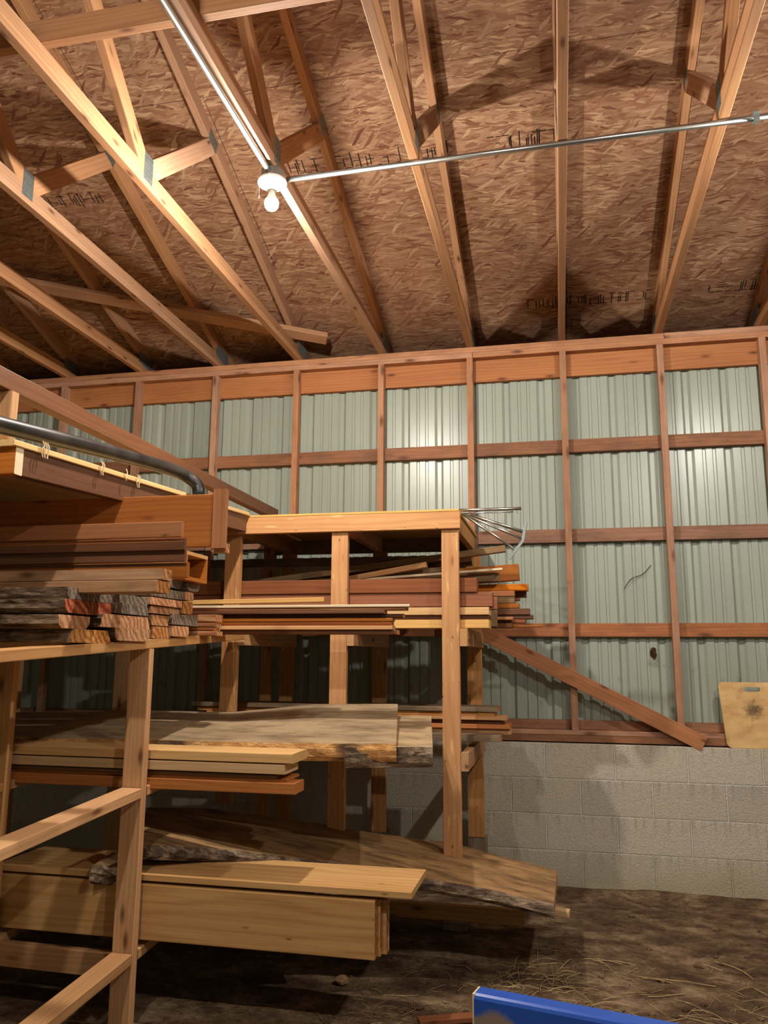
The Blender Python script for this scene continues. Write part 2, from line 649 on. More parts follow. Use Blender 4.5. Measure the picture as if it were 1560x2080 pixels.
sl_len = math.sqrt(1 + SL * SL)
rows = [.66, -.55, -1.71, -2.87, RY]
for a, b in zip(rows, rows[1:]):
    px = SX0 - .3 + (.61 if rows.index(a) % 2 else 0)
    while px < SX1 + .2:
        q = min(px + 2.438, SX1 + .3)
        for s in (0, 1):
            ya, yb = (a, b) if s == 0 else (2 * RY - a, 2 * RY - b)
            e = .0025
            pts = [(px + e, ya - e * (1 if s == 0 else -1)), (q - e, ya - e * (1 if s == 0 else -1)), (q - e, yb + e * (1 if s == 0 else -1)), (px + e, yb + e * (1 if s == 0 else -1))]
            lo = [bm.verts.new((x, y, deck(y))) for x, y in pts]
            hi = [bm.verts.new((x, y, deck(y) + .012)) for x, y in pts]
            bm.faces.new(lo[::-1])
            bm.faces.new(hi)
            for i in range(4):
                bm.faces.new((lo[i], lo[(i + 1) % 4], hi[(i + 1) % 4], hi[i]))
        px = q
bmesh.ops.recalc_face_normals(bm, faces=bm.faces)
ceiling = tag(link('ceiling', bm, 'osb'), kind='structure')
# roofing over the deck, so no daylight shows in the gaps
bm = bmesh.new()
for s in (0, 1):
    ya, yb = (.68, RY) if s == 0 else (2 * RY - .68, RY)
    bm.faces.new([bm.verts.new(p) for p in ((SX0 - .4, ya, deck(ya) + .02), (SX1 + .4, ya, deck(ya) + .02), (SX1 + .4, yb, deck(yb) + .02), (SX0 - .4, yb, deck(yb) + .02))])
tag(link('roof', bm, 'knotdark'), kind='structure')
# closed eave outside the wall
bm = bmesh.new()
add_box(bm, ((SX0 + SX1) / 2, .67, 3.36), (SX1 - SX0 + .8, .02, .16))
add_box(bm, ((SX0 + SX1) / 2, .40, 3.30), (SX1 - SX0 + .8, .52, .012))
tag(link('trim_eave', bm, 'girt'), kind='structure')

# printing on the deck panels (faint and unreadable in the photograph): rows of short ink strokes


def stamp(xs, xe, yc, hgt, seed, slant=0):
    rnd = random.Random(seed)
    bm = bmesh.new()
    x = xs
    while x < xe:
        if rnd.random() < .12:
            x += rnd.uniform(.02, .05)
            continue
        w = rnd.uniform(.018, .045)
        for k in range(rnd.choice((2, 3, 3, 4))):
            if rnd.random() < .55:
                cx, cy, sx, sy = x + rnd.choice((0, w * .5, w)), yc + rnd.uniform(-.2, .2) * hgt, .006, hgt * rnd.uniform(.5, 1)
            else:
                cx, cy, sx, sy = x + w / 2, yc + rnd.choice((-.45, 0, .45)) * hgt, w, .005
            q = [bm.verts.new((cx + a * sx / 2, cy + b * sy / 2, deck(cy + b * sy / 2) - .0012)) for a, b in ((-1, -1), (1, -1), (1, 1), (-1, 1))]
            bm.faces.new(q)
        x += w + rnd.uniform(.006, .014)
    o = link('panel_stamp', bm, 'stamp', parent=ceiling)
    o['label'] = 'black printed panel stamp'


# ------------------------------------------------------------------ roof trusses


def make_truss():
    root = empty('roof_truss', (0, 0, Z_TOP))
    T = .038
    H = .089
    y0, y1 = .16, 2 * RY - .16
    stick('bottom_chord', (0, y0, Z_TOP + H / 2), (0, y1, Z_TOP + H / 2), T, H, 'truss', root)
    for s in (0, 1):
        a = (0, .42, ZT0 + TH / 2 - SL * .42) if s == 0 else (0, 2 * RY - .42, ZT0 + TH / 2 - SL * .42)
        b = (0, RY, ZT0 + TH / 2 - SL * RY)
        stick('top_chord', a, b, T, H, 'truss', root, upv=(0, 0, 1))

        def my(y):
            return y if s == 0 else 2 * RY - y
        n1 = -2.17
        stick('web', (0, my(n1 - .03), Z_TOP + .095), (0, my(RY + .02), ZT0 - SL * RY + .0), T, H, 'truss', root, upv=(0, 1, 0))
        stick('web', (0, my(n1 + .03), Z_TOP + .095), (0, my(-1.53), ZT0 + SL * 1.53 + .0), T, H, 'truss', root, upv=(0, 1, 0))
    # pressed steel plates with rows of teeth, both sides of the joints seen in the photo
    spots = [(-2.17, Z_TOP + .09, .075, .13, 0), (-1.53, ZT0 + SL * 1.53 + .03, .10, .075, -.32), (.06, 3.475, .20, .085, -.1)]
    for (y, z, w, h, a) in spots:
        for sd in (1, -1):
            bm = bmesh.new()
            rot = Matrix.Rotation(a, 3, 'X')
            add_box(bm, (0, 0, 0), (.0016, w, h), rot)
            for i in range(int(w / .012)):
                for j in range(int(h / .02)):
                    add_box(bm, rot @ Vector((sd * .0014, -w / 2 + .008 + i * .012, -h / 2 + .011 + j * .02)), (.002, .004, .012), rot)
            o = link('connector_plate', bm, 'plate', parent=root, loc=Vector((sd * (.019 + .0008), y, z)) - root.location)
            o['label'] = 'toothed steel plate'
    return root


proto = make_truss()
tn = {-3: None}
TL = {0: 'wooden roof truss four bays from the bulb, deep in the dark end',
      1: 'wooden roof truss three bays from the bulb, above the pipe on the rack',
      2: 'wooden roof truss two bays from the bulb towards the dark end',
      3: 'brightly lit wooden roof truss one bay from the bulb towards the dark end',
      4: 'wooden roof truss that carries the lit bulb and the conduit beside it',
      5: 'wooden roof truss one bay from the bulb, first crossed by the thin conduit',
      6: 'wooden roof truss two bays from the bulb, second crossed by the thin conduit',
      7: 'wooden roof truss three bays from the bulb, the one with the conduit strap',
      8: 'wooden roof truss four bays from the bulb, just past the conduit strap'}
first = True
for i in range(-3, 12):
    t = proto if first else copy_tree(proto)
    first = False
    t.location = (tx(i), 0, Z_TOP)
    if i in TL:
        lab = TL[i]
    elif i < 0:
        lab = 'wooden roof truss lost in the dark end, %s bays from the bulb' % ORD2[4 - i]
    else:
        lab = 'wooden roof truss beyond the conduit strap, %s bays from the bulb' % ORD2[i - 4]
    tag(t, lab, 'truss', 'roof trusses')

# lateral brace lying on the bottom chords, high above the camera
stick_brace = stick('ceiling_brace', (tx(1) - .2, -2.93, Z_TOP + .089 + .046), (tx(5) + .45, -2.93, Z_TOP + .089 + .046), .038, .09, 'truss')
tag(stick_brace, 'long pale board lying across the truss chords above the bulb', 'brace')


def under_deck(x, y, off):
    """point of the view ray a given distance under the rafters"""
    d = fwd + RT * ((x - 780) / F) - UP * ((y - 1040) / F)
    t = (ZT0 - off + SL * (-CAM.y) - CAM.z) / (d.z + SL * d.y)
    return CAM + d * t


pa, pb = under_deck(-60, 556, .022), under_deck(664, 688, .022)
o = stick('ceiling_brace', pa, pb, .089, .038, 'truss', upv=(0, SL, 1))
tag(o, 'thin reddish board running aslant under the rafters near the wall', 'brace')

# ------------------------------------------------------------------ stud wall
SL_ = ['last full-height wall stud before the dark corner behind the pipe', 'wall stud just behind the bend of the black pipe',
       'wall stud rising behind the end cleat of the wide board on the rack', 'wall stud rising behind the slanting board on the rack top',
       'wall stud rising behind the middle of the rack top', 'wall stud rising behind the silver tube bracket',
       'wall stud crossed by the upper half of the slanting brace', 'wall stud whose foot stands behind the lower end of the slanting brace',
       'wall stud beyond the cutting board, cut off by the photo edge']
for i in range(-4, 13):
    x = tx(i)
    o = stick('wall_stud', (x, .029, Z_SILL), (x, .029, Z_PLATE), .041, .058, 'stud', upv=(0, 1, 0), bev=.002)
    if 0 <= i <= 8:
        lab = 'bare pine ' + SL_[i]
    elif i < 0:
        lab = 'bare pine wall stud, %s past the dark corner behind the pipe' % ORD[-i]
    else:
        lab = 'bare pine wall stud, %s past the one cut off by the photo edge' % ORD[i - 8]
    tag(o, lab, 'stud', 'wall studs')


def plate_run(name, z, h, y0, y1, breaks, labels, mat, group):
    for a, b, lab in zip(breaks, breaks[1:], labels):
        o = stick(name, (a + .0015, (y0 + y1) / 2, z + h / 2), (b - .0015, (y0 + y1) / 2, z + h / 2), y1 - y0, h, mat, bev=.003)
        tag(o, lab, 'plate', group)


plate_run('top_plate', Z_PLATE, .038, 0, .098, [SX0 + .01, tx(5) + .02, SX1 - .01],
          ['lower top plate of the stud wall over the rack and its pipe', 'lower top plate of the stud wall over the cutting board end'], 'stud', 'top plates')
plate_run('top_plate', Z_PLATE + .038, .038, 0, .098, [SX0 + .01, tx(7) + .03, SX1 - .01],
          ['upper top plate carrying the trusses over the lumber rack', 'upper top plate carrying the trusses over the cutting board'], 'stud', 'top plates')
plate_run('sill_plate', Z_BLOCK + .048, .028, 0, .13, [SX0 + .01, SX1 - .01], ['pinkish sill plate the wall studs stand on'], 'stud', 'sill plates')
plate_run('sill_plate', Z_BLOCK + .008, .039, .0, .13, [SX0 + .01, SX1 - .01], ['darker brown sill plate lying on the concrete blocks'], 'girt', 'sill plates')
for z0, z1, m, lab in ((3.147, 3.30, 'header', 'wide orange board let in under the top plate'), (2.632, 2.718, 'girt', 'uppermost weathered girt, level with the pipe on the rack'),
                       (2.045, 2.13, 'girt', 'second girt down, behind the silver tube bracket'), (1.45, 1.533, 'redgirt', 'third girt down, level with the lumber pile and the top of the brace'),
                       (.89, .945, 'girt', 'lowest girt, just above the sill plate')):
    o = stick('wall_girt' if z0 < 3 else 'header_board', (SX0 + .01, GY + .0195, (z0 + z1) / 2), (SX1 - .01, GY + .0195, (z0 + z1) / 2), .037, z1 - z0, m, bev=.002)
    tag(o, lab, 'girt' if z0 < 3 else 'board', 'wall girts' if z0 < 3 else None)

# dry twig and a mud nest stuck on the siding
pts = [at(1268, 1196, 'Y', SY - .006), at(1282, 1176, 'Y', SY - .02), at(1306, 1166, 'Y', SY - .015), at(1322, 1148, 'Y', SY - .006)]
o = link('twig', tube_bm(smooth_path(pts, 4), .0022, 6), 'knotdark')
tag(o, 'thin dry twig stuck on the metal siding below the second girt', 'twig')
bm = bmesh.new()
bmesh.ops.create_icosphere(bm, subdivisions=3, radius=.024)
for v in bm.verts:
    v.co = Vector((v.co.x * .8, v.co.y * .6, v.co.z * 1.3)) * (1 + .5 * noise.noise(v.co * 60))
o = link('mud_nest', bm, 'knotdark', loc=at(1328, 1326, 'Y', SY - .008))
tag(o, 'small dark mud nest stuck on the siding under the third girt', 'nest')
# slanting brace nailed over the studs
pa = Vector((-.80, -.021, 1.485))
pb = Vector((.505, -.021, .832))
o = stick('wall_brace', pa, pb, .038, .089, 'header', upv=(0, 0, 1))
tag(o, 'slanting brown brace from the lumber pile down to the block wall', 'brace')

# ------------------------------------------------------------------ lamps and conduit


def make_lamp(loc, strength, label, visible_name='bulb_lamp'):
    root = empty('ceiling_lamp', loc)            # loc = underside of the truss chord
    bm = lathe_bm([(0, 0), (.05, 0), (.052, -.004), (.052, -.040), (.048, -.044), (0, -.044)], 8)
    link('junction_box', bm, 'zip', parent=root)
    bm = lathe_bm([(0, -.044), (.058, -.044), (.063, -.049), (.062, -.058), (.052, -.064), (.034, -.068), (.024, -.076), (.022, -.092), (.019, -.094), (0, -.094)])
    link('lampholder', bm, 'porcelain', parent=root, smooth=True)
    bm = tube_bm([(-.05, -.02, -.056), (-.05, -.02, -.12), (-.05, -.02, -.13)], [.0012, .0012, .003], 6)
    link('pull_chain', bm, 'galv', parent=root)
    m = emis('bulb_glow', (1, .93, .84, 1), strength)
    bm = lathe_bm([(0, -.090), (.013, -.092), (.014, -.105), (.020, -.120), (.028, -.138), (.030, -.150), (.028, -.164), (.020, -.176), (.010, -.182), (0, -.183)], 24)
    bm.faces.ensure_lookup_table()
    for f in bm.faces:
        f.material_index = 1 if f.calc_center_median().z > -.135 else 0
    b = link('bulb', bm, [m, 'porcelain'], parent=root, smooth=True)
    b['label'] = 'glowing bulb'
    return tag(root, label, 'lamp')


p = at(553, 372, 'Z', Z_TOP - .055)
LX, LY = p.x, p.y
make_lamp((LX, LY, Z_TOP), 3600, 'bare glowing bulb in a white porcelain holder under the truss chord')
make_lamp((tx(8), LY - .02, Z_TOP), 2600, 'bare glowing bulb farther along the thin conduit, past the cutting board')
make_lamp((LX + .02, -4.54, Z_TOP), 2400, 'bare glowing bulb over the aisle behind the first one')
make_lamp((tx(8), -4.54, Z_TOP), 2600, 'bare glowing bulb on the truss past the conduit strap')
# steel conduits
c1 = [at(545, 345, 'Z', Z_TOP - .022), at(330, 0, 'Z', Z_TOP - .022)]
d = (c1[1] - c1[0]).normalized()
c1[1] = c1[0] + d * 2.3
bm = tube_bm(c1, .0125, 12)
o = link('conduit', bm, 'galv', smooth=True)
tag(o, 'steel conduit running along the underside of the bulb truss', 'conduit')
ca, cb = at(583, 365, 'Z', Z_TOP - .013), at(1535, 240, 'Z', Z_TOP - .013)
d = (cb - ca).normalized()
root = empty('conduit', ca)
bm = tube_bm([Vector((0, 0, 0)), d * ((tx(8) - .06 - ca.x) / d.x)], .0115, 12)
link('pipe', bm, 'galv', parent=root, smooth=True)
for f_, i_ in ((None, 7),):
    xx = tx(7) + .0
    q = d * ((cb.x - ca.x) / d.x)
    bm = bmesh.new()
    add_box(bm, (0, 0, .014), (.022, .05, .003))
    add_box(bm, (0, .013, .004), (.022, .003, .02))
    add_box(bm, (0, -.013, .0), (.022, .003, .028))
    add_box(bm, (0, 0, -.014), (.022, .028, .003))
    o = link('strap', bm, 'plate', parent=root, loc=q)
    o['label'] = 'bright steel strap'
tag(root, 'thin steel conduit crossing the roof from the bulb past the trusses', 'conduit')



def on_deck(x, y):
    d = fwd + RT * ((x - 780) / F) - UP * ((y - 1040) / F)
    return CAM + d * ((ZT0 + TH - SL * CAM.y - CAM.z) / (d.z + SL * d.y))


for (x0_, x1_, yy_, sd_) in ((682, 905, 317, 3), (990, 1118, 285, 5), (1072, 1345, 607, 8), (1440, 1545, 580, 13), (84, 200, 408, 11), (590, 640, 338, 17)):
    a_, b_ = on_deck(x0_, yy_ + 8), on_deck(x1_, yy_ - 8)
    stamp(a_.x, b_.x, (a_.y + b_.y) / 2, .085, sd_)

# ------------------------------------------------------------------ lumber racks
PW, PT = .089, .038
AF = -1.05                       # camera-side face of the wall rack posts
AX = (-.835, -1.425, -2.03)      # post centres
FX = -1.93                       # aisle face of the rails of the second rack
ra = empty('lumber_rack', (-1.42, -.6, 0))
ZR = 1.975
z_foot = {0: .366, 1: .46, 2: .56}


def part(name, p0, p1, w, h, mat, root, upv=(0, 0, 1), label=None, endmat=None):
    o = stick(name, p0, p1, w, h, mat, root, upv, endmat=endmat)
    if label:
        o['label'] = label
    return o


for k, x in enumerate(AX):
    part('post', (x, AF + PT / 2, z_foot[k]), (x, AF + PT / 2, ZR), PW, PT, 'rack', ra, upv=(0, 1, 0))
    part('post', (x + .03, -.2 + PT / 2, .29), (x + .03, -.2 + PT / 2, ZR), PW, PT, 'rack', ra, upv=(0, 1, 0))
    part('post_foot', (x + .035, -.2 + .05, gz(x, -.2) - .03), (x + .035, -.2 + .05, .29), .10, .09, 'grey', ra, upv=(0, 1, 0))
    for zb in (1.376, .77):
        part('shelf_rail', (x + .065, AF + .0, zb + .0445), (x + .065, -.162, zb + .0445), PT, PW, 'rail', ra)
    part('top_rail', (x + .02 - (.0 if k else 0), AF + .04, ZR + .0445), (x + .02, -.162, ZR + .0445), PT, PW, 'rail', ra)
part('header', (AX[2] - .1, AF - .019 + PT / 2, ZR + .0445), (AX[0] + .055, AF - .019 + PT / 2, ZR + .0445), PT, PW, 'rack', ra)
part('header', (AX[2] - .1, -.143, ZR + .0445), (AX[0] + .055, -.143, ZR + .0445), PT, PW, 'grey', ra)
part('plywood_top', (AX[2] + .10, -.57, ZR + .089 + .0065), (AX[0] + .05, -.57, ZR + .089 + .0065), 1.0, .013, 'plyedge', ra)
part('plywood_top', (AX[2] - 2.5, -.57, ZR + .089 + .006), (AX[2] + .095, -.57, ZR + .089 + .006), 1.0, .013, 'plyedge', ra)
part('back_rail', (AX[2] - .5, -.215, 1.915), (AX[0] - .02, -.215, 1.915), PT, .05, 'grey', ra, label='weathered grey back rail')
tag(ra, 'open lumber rack of golden fir posts against the metal wall', 'rack')

rb = empty('lumber_rack', (FX, -2.1, 0))
BX = FX - PW / 2
TILT = .056


def bz(z, y):
    """heights on the second rack, which leans with the ground (z given at y = -2.1)"""
    return z + TILT * (y + 2.1)


for X_, full in ((BX, 1), (BX - .62, 0), (BX - 1.3, 0)):
    topz = 1.349
    part('post', (X_, -2.1 + PT / 2, bz(0, -2.1) - .14), (X_, -2.1 + PT / 2, topz), PW, PT, 'rail', rb, upv=(0, 1, 0))
    part('post', (X_ - .03, -3.22, -.2), (X_ - .03, -3.22, bz(2.0, -3.2)), PW, PT, 'rail', rb, upv=(0, 1, 0))
    if not full:
        part('post', (X_ - .06, AF + PT / 2, .0), (X_ - .06, AF + PT / 2, 1.98), PW, PT, 'rail', rb, upv=(0, 1, 0))
    part('shelf_rail', (X_, -3.2, bz(1.368, -3.2)), (X_, -1.08, bz(1.368, -1.08)), PW, PT, 'rail', rb)
    for zc in (.785, .178):
        part('shelf_rail', (X_, -3.2, bz(zc, -3.2)), (X_, -2.105, bz(zc, -2.105)), PW, PT, 'rail', rb)
        part('shelf_rail', (X_, -2.055, bz(zc, -2.055)), (X_, -1.08, bz(zc, -1.08)), PW, PT, 'rail', rb)
part('top_rail', (FX - .03, -2.97, bz(1.972, -2.97)), (FX - .03, -1.09, bz(1.972, -1.09)), PT, PW, 'dbrown', rb, label='top rail coloured dark brown for shade')  # shade on the rail's side is put into its dark colour
part('end_rail', (FX - 1.9, -2.99, bz(1.972, -2.99)), (FX - .008, -2.99, bz(1.972, -2.99)), PT, PW, 'header', rb, endmat='white')
part('plywood_top', (FX - .95, -3.03, bz(2.025, -3.03)), (FX - .95, -1.07, bz(2.025, -1.07)), 1.9, .02, 'plyedge', rb)
pz = at(250, 1990, 'Y', -2.04)
part('tie_rail', (-3.6, -2.03, .145), (pz.x + .01, -2.03, .125), PT, PW, 'rail', rb)
tag(rb, 'second lumber rack standing towards the camera beside the aisle', 'rack')

# frayed fibres hanging from the plywood edge
for (x, y, n) in ((90, 905, 3), (208, 945, 2), (258, 960, 1), (281, 972, 2)):
    p = at(x, y, 'X', FX + .004)
    bm = bmesh.new()
    for k in range(n):
        a = p + Vector((.002, (k - 1) * .012, .012))
        pts = [a, a + Vector((.004, .006, -.015)), a + Vector((.002, -.004 + .004 * k, -.03 - .006 * k)), a + Vector((.003, .002, -.042 - .004 * n))]
        b2 = tube_bm(smooth_path([q - p for q in pts], 3), .0022, 5)
        me = bpy.data.meshes.new('t')
        b2.to_mesh(me)
        b2.free()
        bm.from_mesh(me)
        bpy.data.meshes.remove(me)
    o = link('splinter', bm, 'twine', parent=rb, loc=p - rb.location)
    o['label'] = 'pale frayed fibres'

# black pipe lying on the rack, with a bend at its end
ZP = lambda y: bz(2.032, y) + .031
pp = [at(-250, 812, 'X', -2.0), at(0, 863, 'X', -2.0), at(120, 893, 'X', -1.98), at(230, 921, 'X', -1.97), at(320, 945, 'X', -1.955), at(370, 963, 'X', -1.94)]
pp = [Vector((q.x, q.y, max(ZP(q.y), q.z))) for q in pp]
e = pp[-1]
pp += [at(398, 982, 'Y', e.y + .05), at(404, 1003, 'Y', e.y + .055), at(398, 1024, 'Y', e.y + .07)]
o = link('black_pipe', tube_bm(smooth_path(pp, 6), .029, 18), 'black', smooth=True)
tag(o, 'thick dusty black plastic pipe lying along the rack top', 'pipe')

# long board on edge along the tops of both racks
LBX = -2.12
pa = at(546, 1040, 'X', LBX)
o = stick('long_board', Vector((LBX, -.16, pa.z)), Vector((LBX, -4.2, pa.z)), .05, .068, 'dbrown')
tag(o, 'long brown board running level above the rack tops towards the wall', 'board')
q = at(14, 800, 'X', LBX)
part('post', (LBX - .01, q.y, bz(2.033, q.y)), (LBX - .01, q.y, pa.z - .036), .09, .038, 'rail', rb, upv=(0, 1, 0), label='short stub post under the long board')
part('post', (LBX - .01, -.2, .29), (LBX - .01, -.2, pa.z - .036), .07, .038, 'rack', ra, upv=(0, 1, 0))

# ------------------------------------------------------------------ lumber
G = {'mid': 'boards on the upper shelf of the wall rack', 'low': 'boards on the lower shelf of the wall rack', 'live': 'rough sawn boards on the aisle rack',
     'trim': 'trim boards lying between the racks', 'pale': 'boards on the middle shelf of the aisle rack', 'oak': 'boards on the bottom shelf of the aisle rack',
     'beam': 'box beams on the aisle rack'}


def plank(name, label, mat, Y, xr, yt, yb, left, w, grp=None, tilt=0., endmat=None, cat='board', yaw=0., rise=0.):
    """board along x: right end seen at photo column xr between rows yt and yb on the plane y = Y; left = length"""
    a, b = at(xr, yt, 'Y', Y), at(xr, yb, 'Y', Y)
    h = a.z - b.z
    xe = (a.x + b.x) / 2
    z = (a.z + b.z) / 2
    p1 = Vector((xe, Y + w / 2, z))
    p0 = Vector((xe - left, Y + w / 2 + yaw * left, z + rise * left))
    o = stick(name, p0, p1, w, h, mat, upv=(0, -tilt, 1), bev=min(.003, h * .2), endmat=endmat)
    return tag(o, label, cat, G.get(grp))


# upper shelf of the wall rack
A = AF + .045
plank('cedar_board', 'dark red cedar board on the upper shelf, its tip showing past the front post', 'cedar', A, 968, 1173.5, 1202.5, 1.9, .11, 'mid')
plank('cedar_board', 'second dark red board under the cedar one, poking farther past the post', 'cedar', A + .01, 1000, 1203, 1231.5, 1.9, .11, 'mid')
plank('pine_board', 'pale pine board edge under the two dark red boards', 'pale', A, 993, 1233, 1248.5, 1.7, .14, 'mid')
plank('thin_strip', 'dark filler standing in for the shaded gap between the two pale pine boards', 'dbrown', A + .015, 993, 1248.8, 1258, 1.7, .12, 'mid')  # added dark filler: shadow of the open gap, built as a strip
plank('pine_board', 'knotty pale pine board at the bottom of the shelf pile', 'pale', A, 993, 1258.3, 1276, 1.9, .14, 'mid')
Bq = -.80
plank('cedar_board', 'short red block end filling in behind the pale pine boards', 'cedar', Bq, 1010, 1212, 1238, 1.2, .06, 'mid')
plank('fir_board', 'brown board end below the red block behind the pine boards', 'olive', Bq, 1009, 1239, 1273, 1.2, .06, 'mid')
C = -.70
plank('orange_board', 'bright orange board reaching past the post, topmost of its pair', 'orange', C, 1072, 1186, 1199, 1.3, .09, 'mid')
plank('orange_board', 'orange board under the bright orange one, slightly shorter', 'orange', C, 1045, 1199.5, 1210.5, 1.2, .07, 'mid')
plank('dark_board', 'dark board end right behind the shorter orange board', 'dbrown', C + .075, 1069, 1199.5, 1213, 1.2, .06, 'mid')
plank('olive_board', 'olive brown board end below the orange pair', 'olive', C, 1045, 1211.5, 1225, 1.2, .08, 'mid')
plank('fir_board', 'small pinkish board end beside the olive brown board', 'endtan', C + .085, 1056, 1213.5, 1220, 1.2, .05, 'mid')
plank('fir_board', 'brown board under the olive brown board end', 'brown', C, 1054, 1225.5, 1235, 1.2, .11, 'mid')
plank('dark_board', 'blackish brown board under the brown ends, first of the dark pair', 'dbrown', C, 1076, 1235.5, 1248.5, 1.2, .11, 'mid')
plank('dark_board', 'longest blackish brown board end of the upper shelf pile', 'dbrown', C + .01, 1083, 1249, 1257, 1.2, .09, 'mid')
plank('thin_strip', 'thin pinkish strip end low in the upper shelf pile', 'endtan', C - .04, 1042, 1253, 1259, 1.2, .035, 'mid')
plank('dark_board', 'short dark red board end under the blackish pair', 'cedar', C + .005, 1067, 1258, 1265.5, 1.2, .08, 'mid')
plank('thin_strip', 'very thin brown lath reaching farthest from the pile over the girt', 'brown', C, 1101, 1270, 1273.5, 1.2, .04, 'mid')
plank('dark_board', 'flat dark board the upper shelf pile rests on', 'dbrown', C - .03, 1040, 1266, 1275, 1.2, .12, 'mid')
R = .022
plank('grey_board', 'grey green board with a squared end above the cedar boards', 'olive', -.78, 1013, 1162, 1180, 1.25, .09, 'mid', rise=-R * 1.2)
plank('wide_trim', 'wide brown moulded trim board sticking out above the orange boards', 'brown', -.62, 1054, 1145, 1178, 1.3, .06, 'mid', rise=-.06)
plank('silver_strip', 'thin whitish edged strip resting over the grey green board', 'white', -.83, 1020, 1153, 1158, 1.25, .03, 'mid', rise=-.06)
plank('dark_board', 'short dark board end just under the tilted stick', 'dbrown', -.5, 958, 1131, 1147, .9, .08, 'mid', rise=-.07)
plank('stick', 'tilted brown stick with a sunlit tip, topmost of the pile', 'olive', -.62, 1026, 1107, 1120, 1.75, .05, 'mid', rise=-.118)
plank('stick', 'tilted orange stick between the middle and front posts', 'rail', -.84, 865, 1141, 1152, 1.2, .05, 'mid', rise=-.165)
plank('stick', 'grey tilted stick right under the orange one', 'olive', -.77, 905, 1150, 1160, 1.3, .04, 'mid', rise=-.10)

# lower shelf of the wall rack
D = -.74
plank('live_edge_board', 'dark edged board on top of the lower shelf pile', 'grey', D, 1011, 1437, 1447, 1.75, .20, 'low', endmat='endtan')
plank('fir_board', 'slanted-end fir board under the dark edged one', 'rail', D + .01, 1005, 1447.5, 1456, 1.7, .16, 'low')
plank('fir_board', 'orange fir board poking out under the slanted-end board', 'rack', D, 1029, 1457, 1464, 1.7, .16, 'low')
plank('dark_board', 'dark bark-edged board in the middle of the lower shelf pile', 'dbrown', D + .02, 1021, 1464.5, 1472, 1.6, .14, 'low')
plank('fir_board', 'reddish board reaching farthest out of the lower shelf pile', 'header', D + .01, 1036, 1472.5, 1482, 1.7, .16, 'low')
plank('fir_board', 'short brown board end over the lowest pale board', 'rail', D + .03, 1038, 1482.5, 1493, 1.4, .10, 'low')
plank('pale_board', 'pale weathered board at the bottom of the lower shelf pile', 'grey', D - .08, 1017, 1494, 1507.5, 1.7, .22, 'low', endmat='endtan')


def slab(name, label, st, thick, mats, cat='slab', group=None, seed=1, bulge=.02, tip=None, n_sub=6, rag=.012):
    """live-edge slab: st = stations (front top point, back top point) along its length"""
    st = [(Vector(a), Vector(b)) for a, b in st]
    dense = []
    for i in range(len(st) - 1):
        for k in range(n_sub):
            t = k / n_sub
            dense.append((st[i][0].lerp(st[i + 1][0], t), st[i][1].lerp(st[i + 1][1], t)))
    dense.append(st[-1])
    org = sum((a + b for a, b in dense), Vector()) / (2 * len(dense))
    bm = bmesh.new()
    rings = []
    for i, (f, b) in enumerate(dense):
        ends = 0 if i in (0, len(dense) - 1) else 1
        ax = (b - f).normalized()
        nrm = Vector((0, 0, 1)) - ax * ax.z
        nrm.normalize()
        r1 = noise.noise(Vector((f.x * 7, seed, 0))) * rag * ends
        r2 = noise.noise(Vector((f.x * 7, seed + 9, 0))) * rag * ends
        fb = f - nrm * thick
        bb = b - nrm * thick
        rg = [f + ax * (r1 + .006), f.lerp(fb, .3) - ax * (bulge * .8 + r1), f.lerp(fb, .7) - ax * (bulge + r2), fb + ax * (r2 * .5),
              bb, b.lerp(bb, .5) + ax * (bulge + r1), b + ax * r2]
        m1 = f.lerp(b, .5) + nrm * .002 * noise.noise(Vector((f.x * 4, 3, seed)))
        rg.append(m1)
        rings.append([bm.verts.new(p - org) for p in rg])
    n = len(rings[0])
    for a, b in zip(rings, rings[1:]):
        for k in range(n):
            fc = bm.faces.new((a[k], a[(k + 1) % n], b[(k + 1) % n], b[k]))
            fc.material_index = 1 if k in (0, 1, 2, 4, 5) else 0
    for r, s in ((rings[0], 1), (rings[-1], -1)):
        fc = bm.faces.new(r[::s])
        fc.material_index = 2
    bmesh.ops.recalc_face_normals(bm, faces=bm.faces)
    o = link(name, bm, mats, loc=org)
    return tag(o, label, cat, group)


def ZP_(z):
    return z


# big dusty slab across both racks
fr = [(-60, 1492, .955), (100, 1500, .955), (300, 1503, .955), (480, 1508, .955), (640, 1510, .957), (805, 1512, .96)]
bk = [(-60, 1448, -1.13), (100, 1445, -1.13), (300, 1443, -1.13), (470, 1447, -1.13), (640, 1430, -1.11), (808, 1430, -1.10)]
st = []
for (x, y, z), (u, v, Y) in zip(fr, bk):
    st.append((at(x, y, 'Z', z), at(u, v, 'Y', Y)))
slab('live_edge_slab', 'big dusty grey slab with a crumbling tan edge before the rack posts', st, .075, ['slabtop', 'crumb', 'endtan'], seed=2, bulge=.012, group='live-edge slabs')
st = [(at(700, 1518, 'Z', .945), at(705, 1456, 'Y', -1.10)), (at(800, 1518, 'Z', .945), at(800, 1455, 'Y', -1.10)), (at(879, 1518, 'Z', .945), at(876, 1455, 'Y', -1.10))]
slab('live_edge_slab', 'split bark-edged slab end peeking out past the big dusty slab', st, .085, ['slabtop', 'bark', 'endtan'], seed=5, bulge=.012, group='live-edge slabs')

# low slabs sliding down to the ground by the front post


def zl(x):
    return .365 - .165 * (x + .79)


def low(x, y, dz=0):
    d = fwd + RT * ((x - 780) / F) - UP * ((y - 1040) / F)
    t = (.365 + dz - .165 * (CAM.x + .79) - CAM.z) / (d.z + .165 * d.x)
    return CAM + d * t


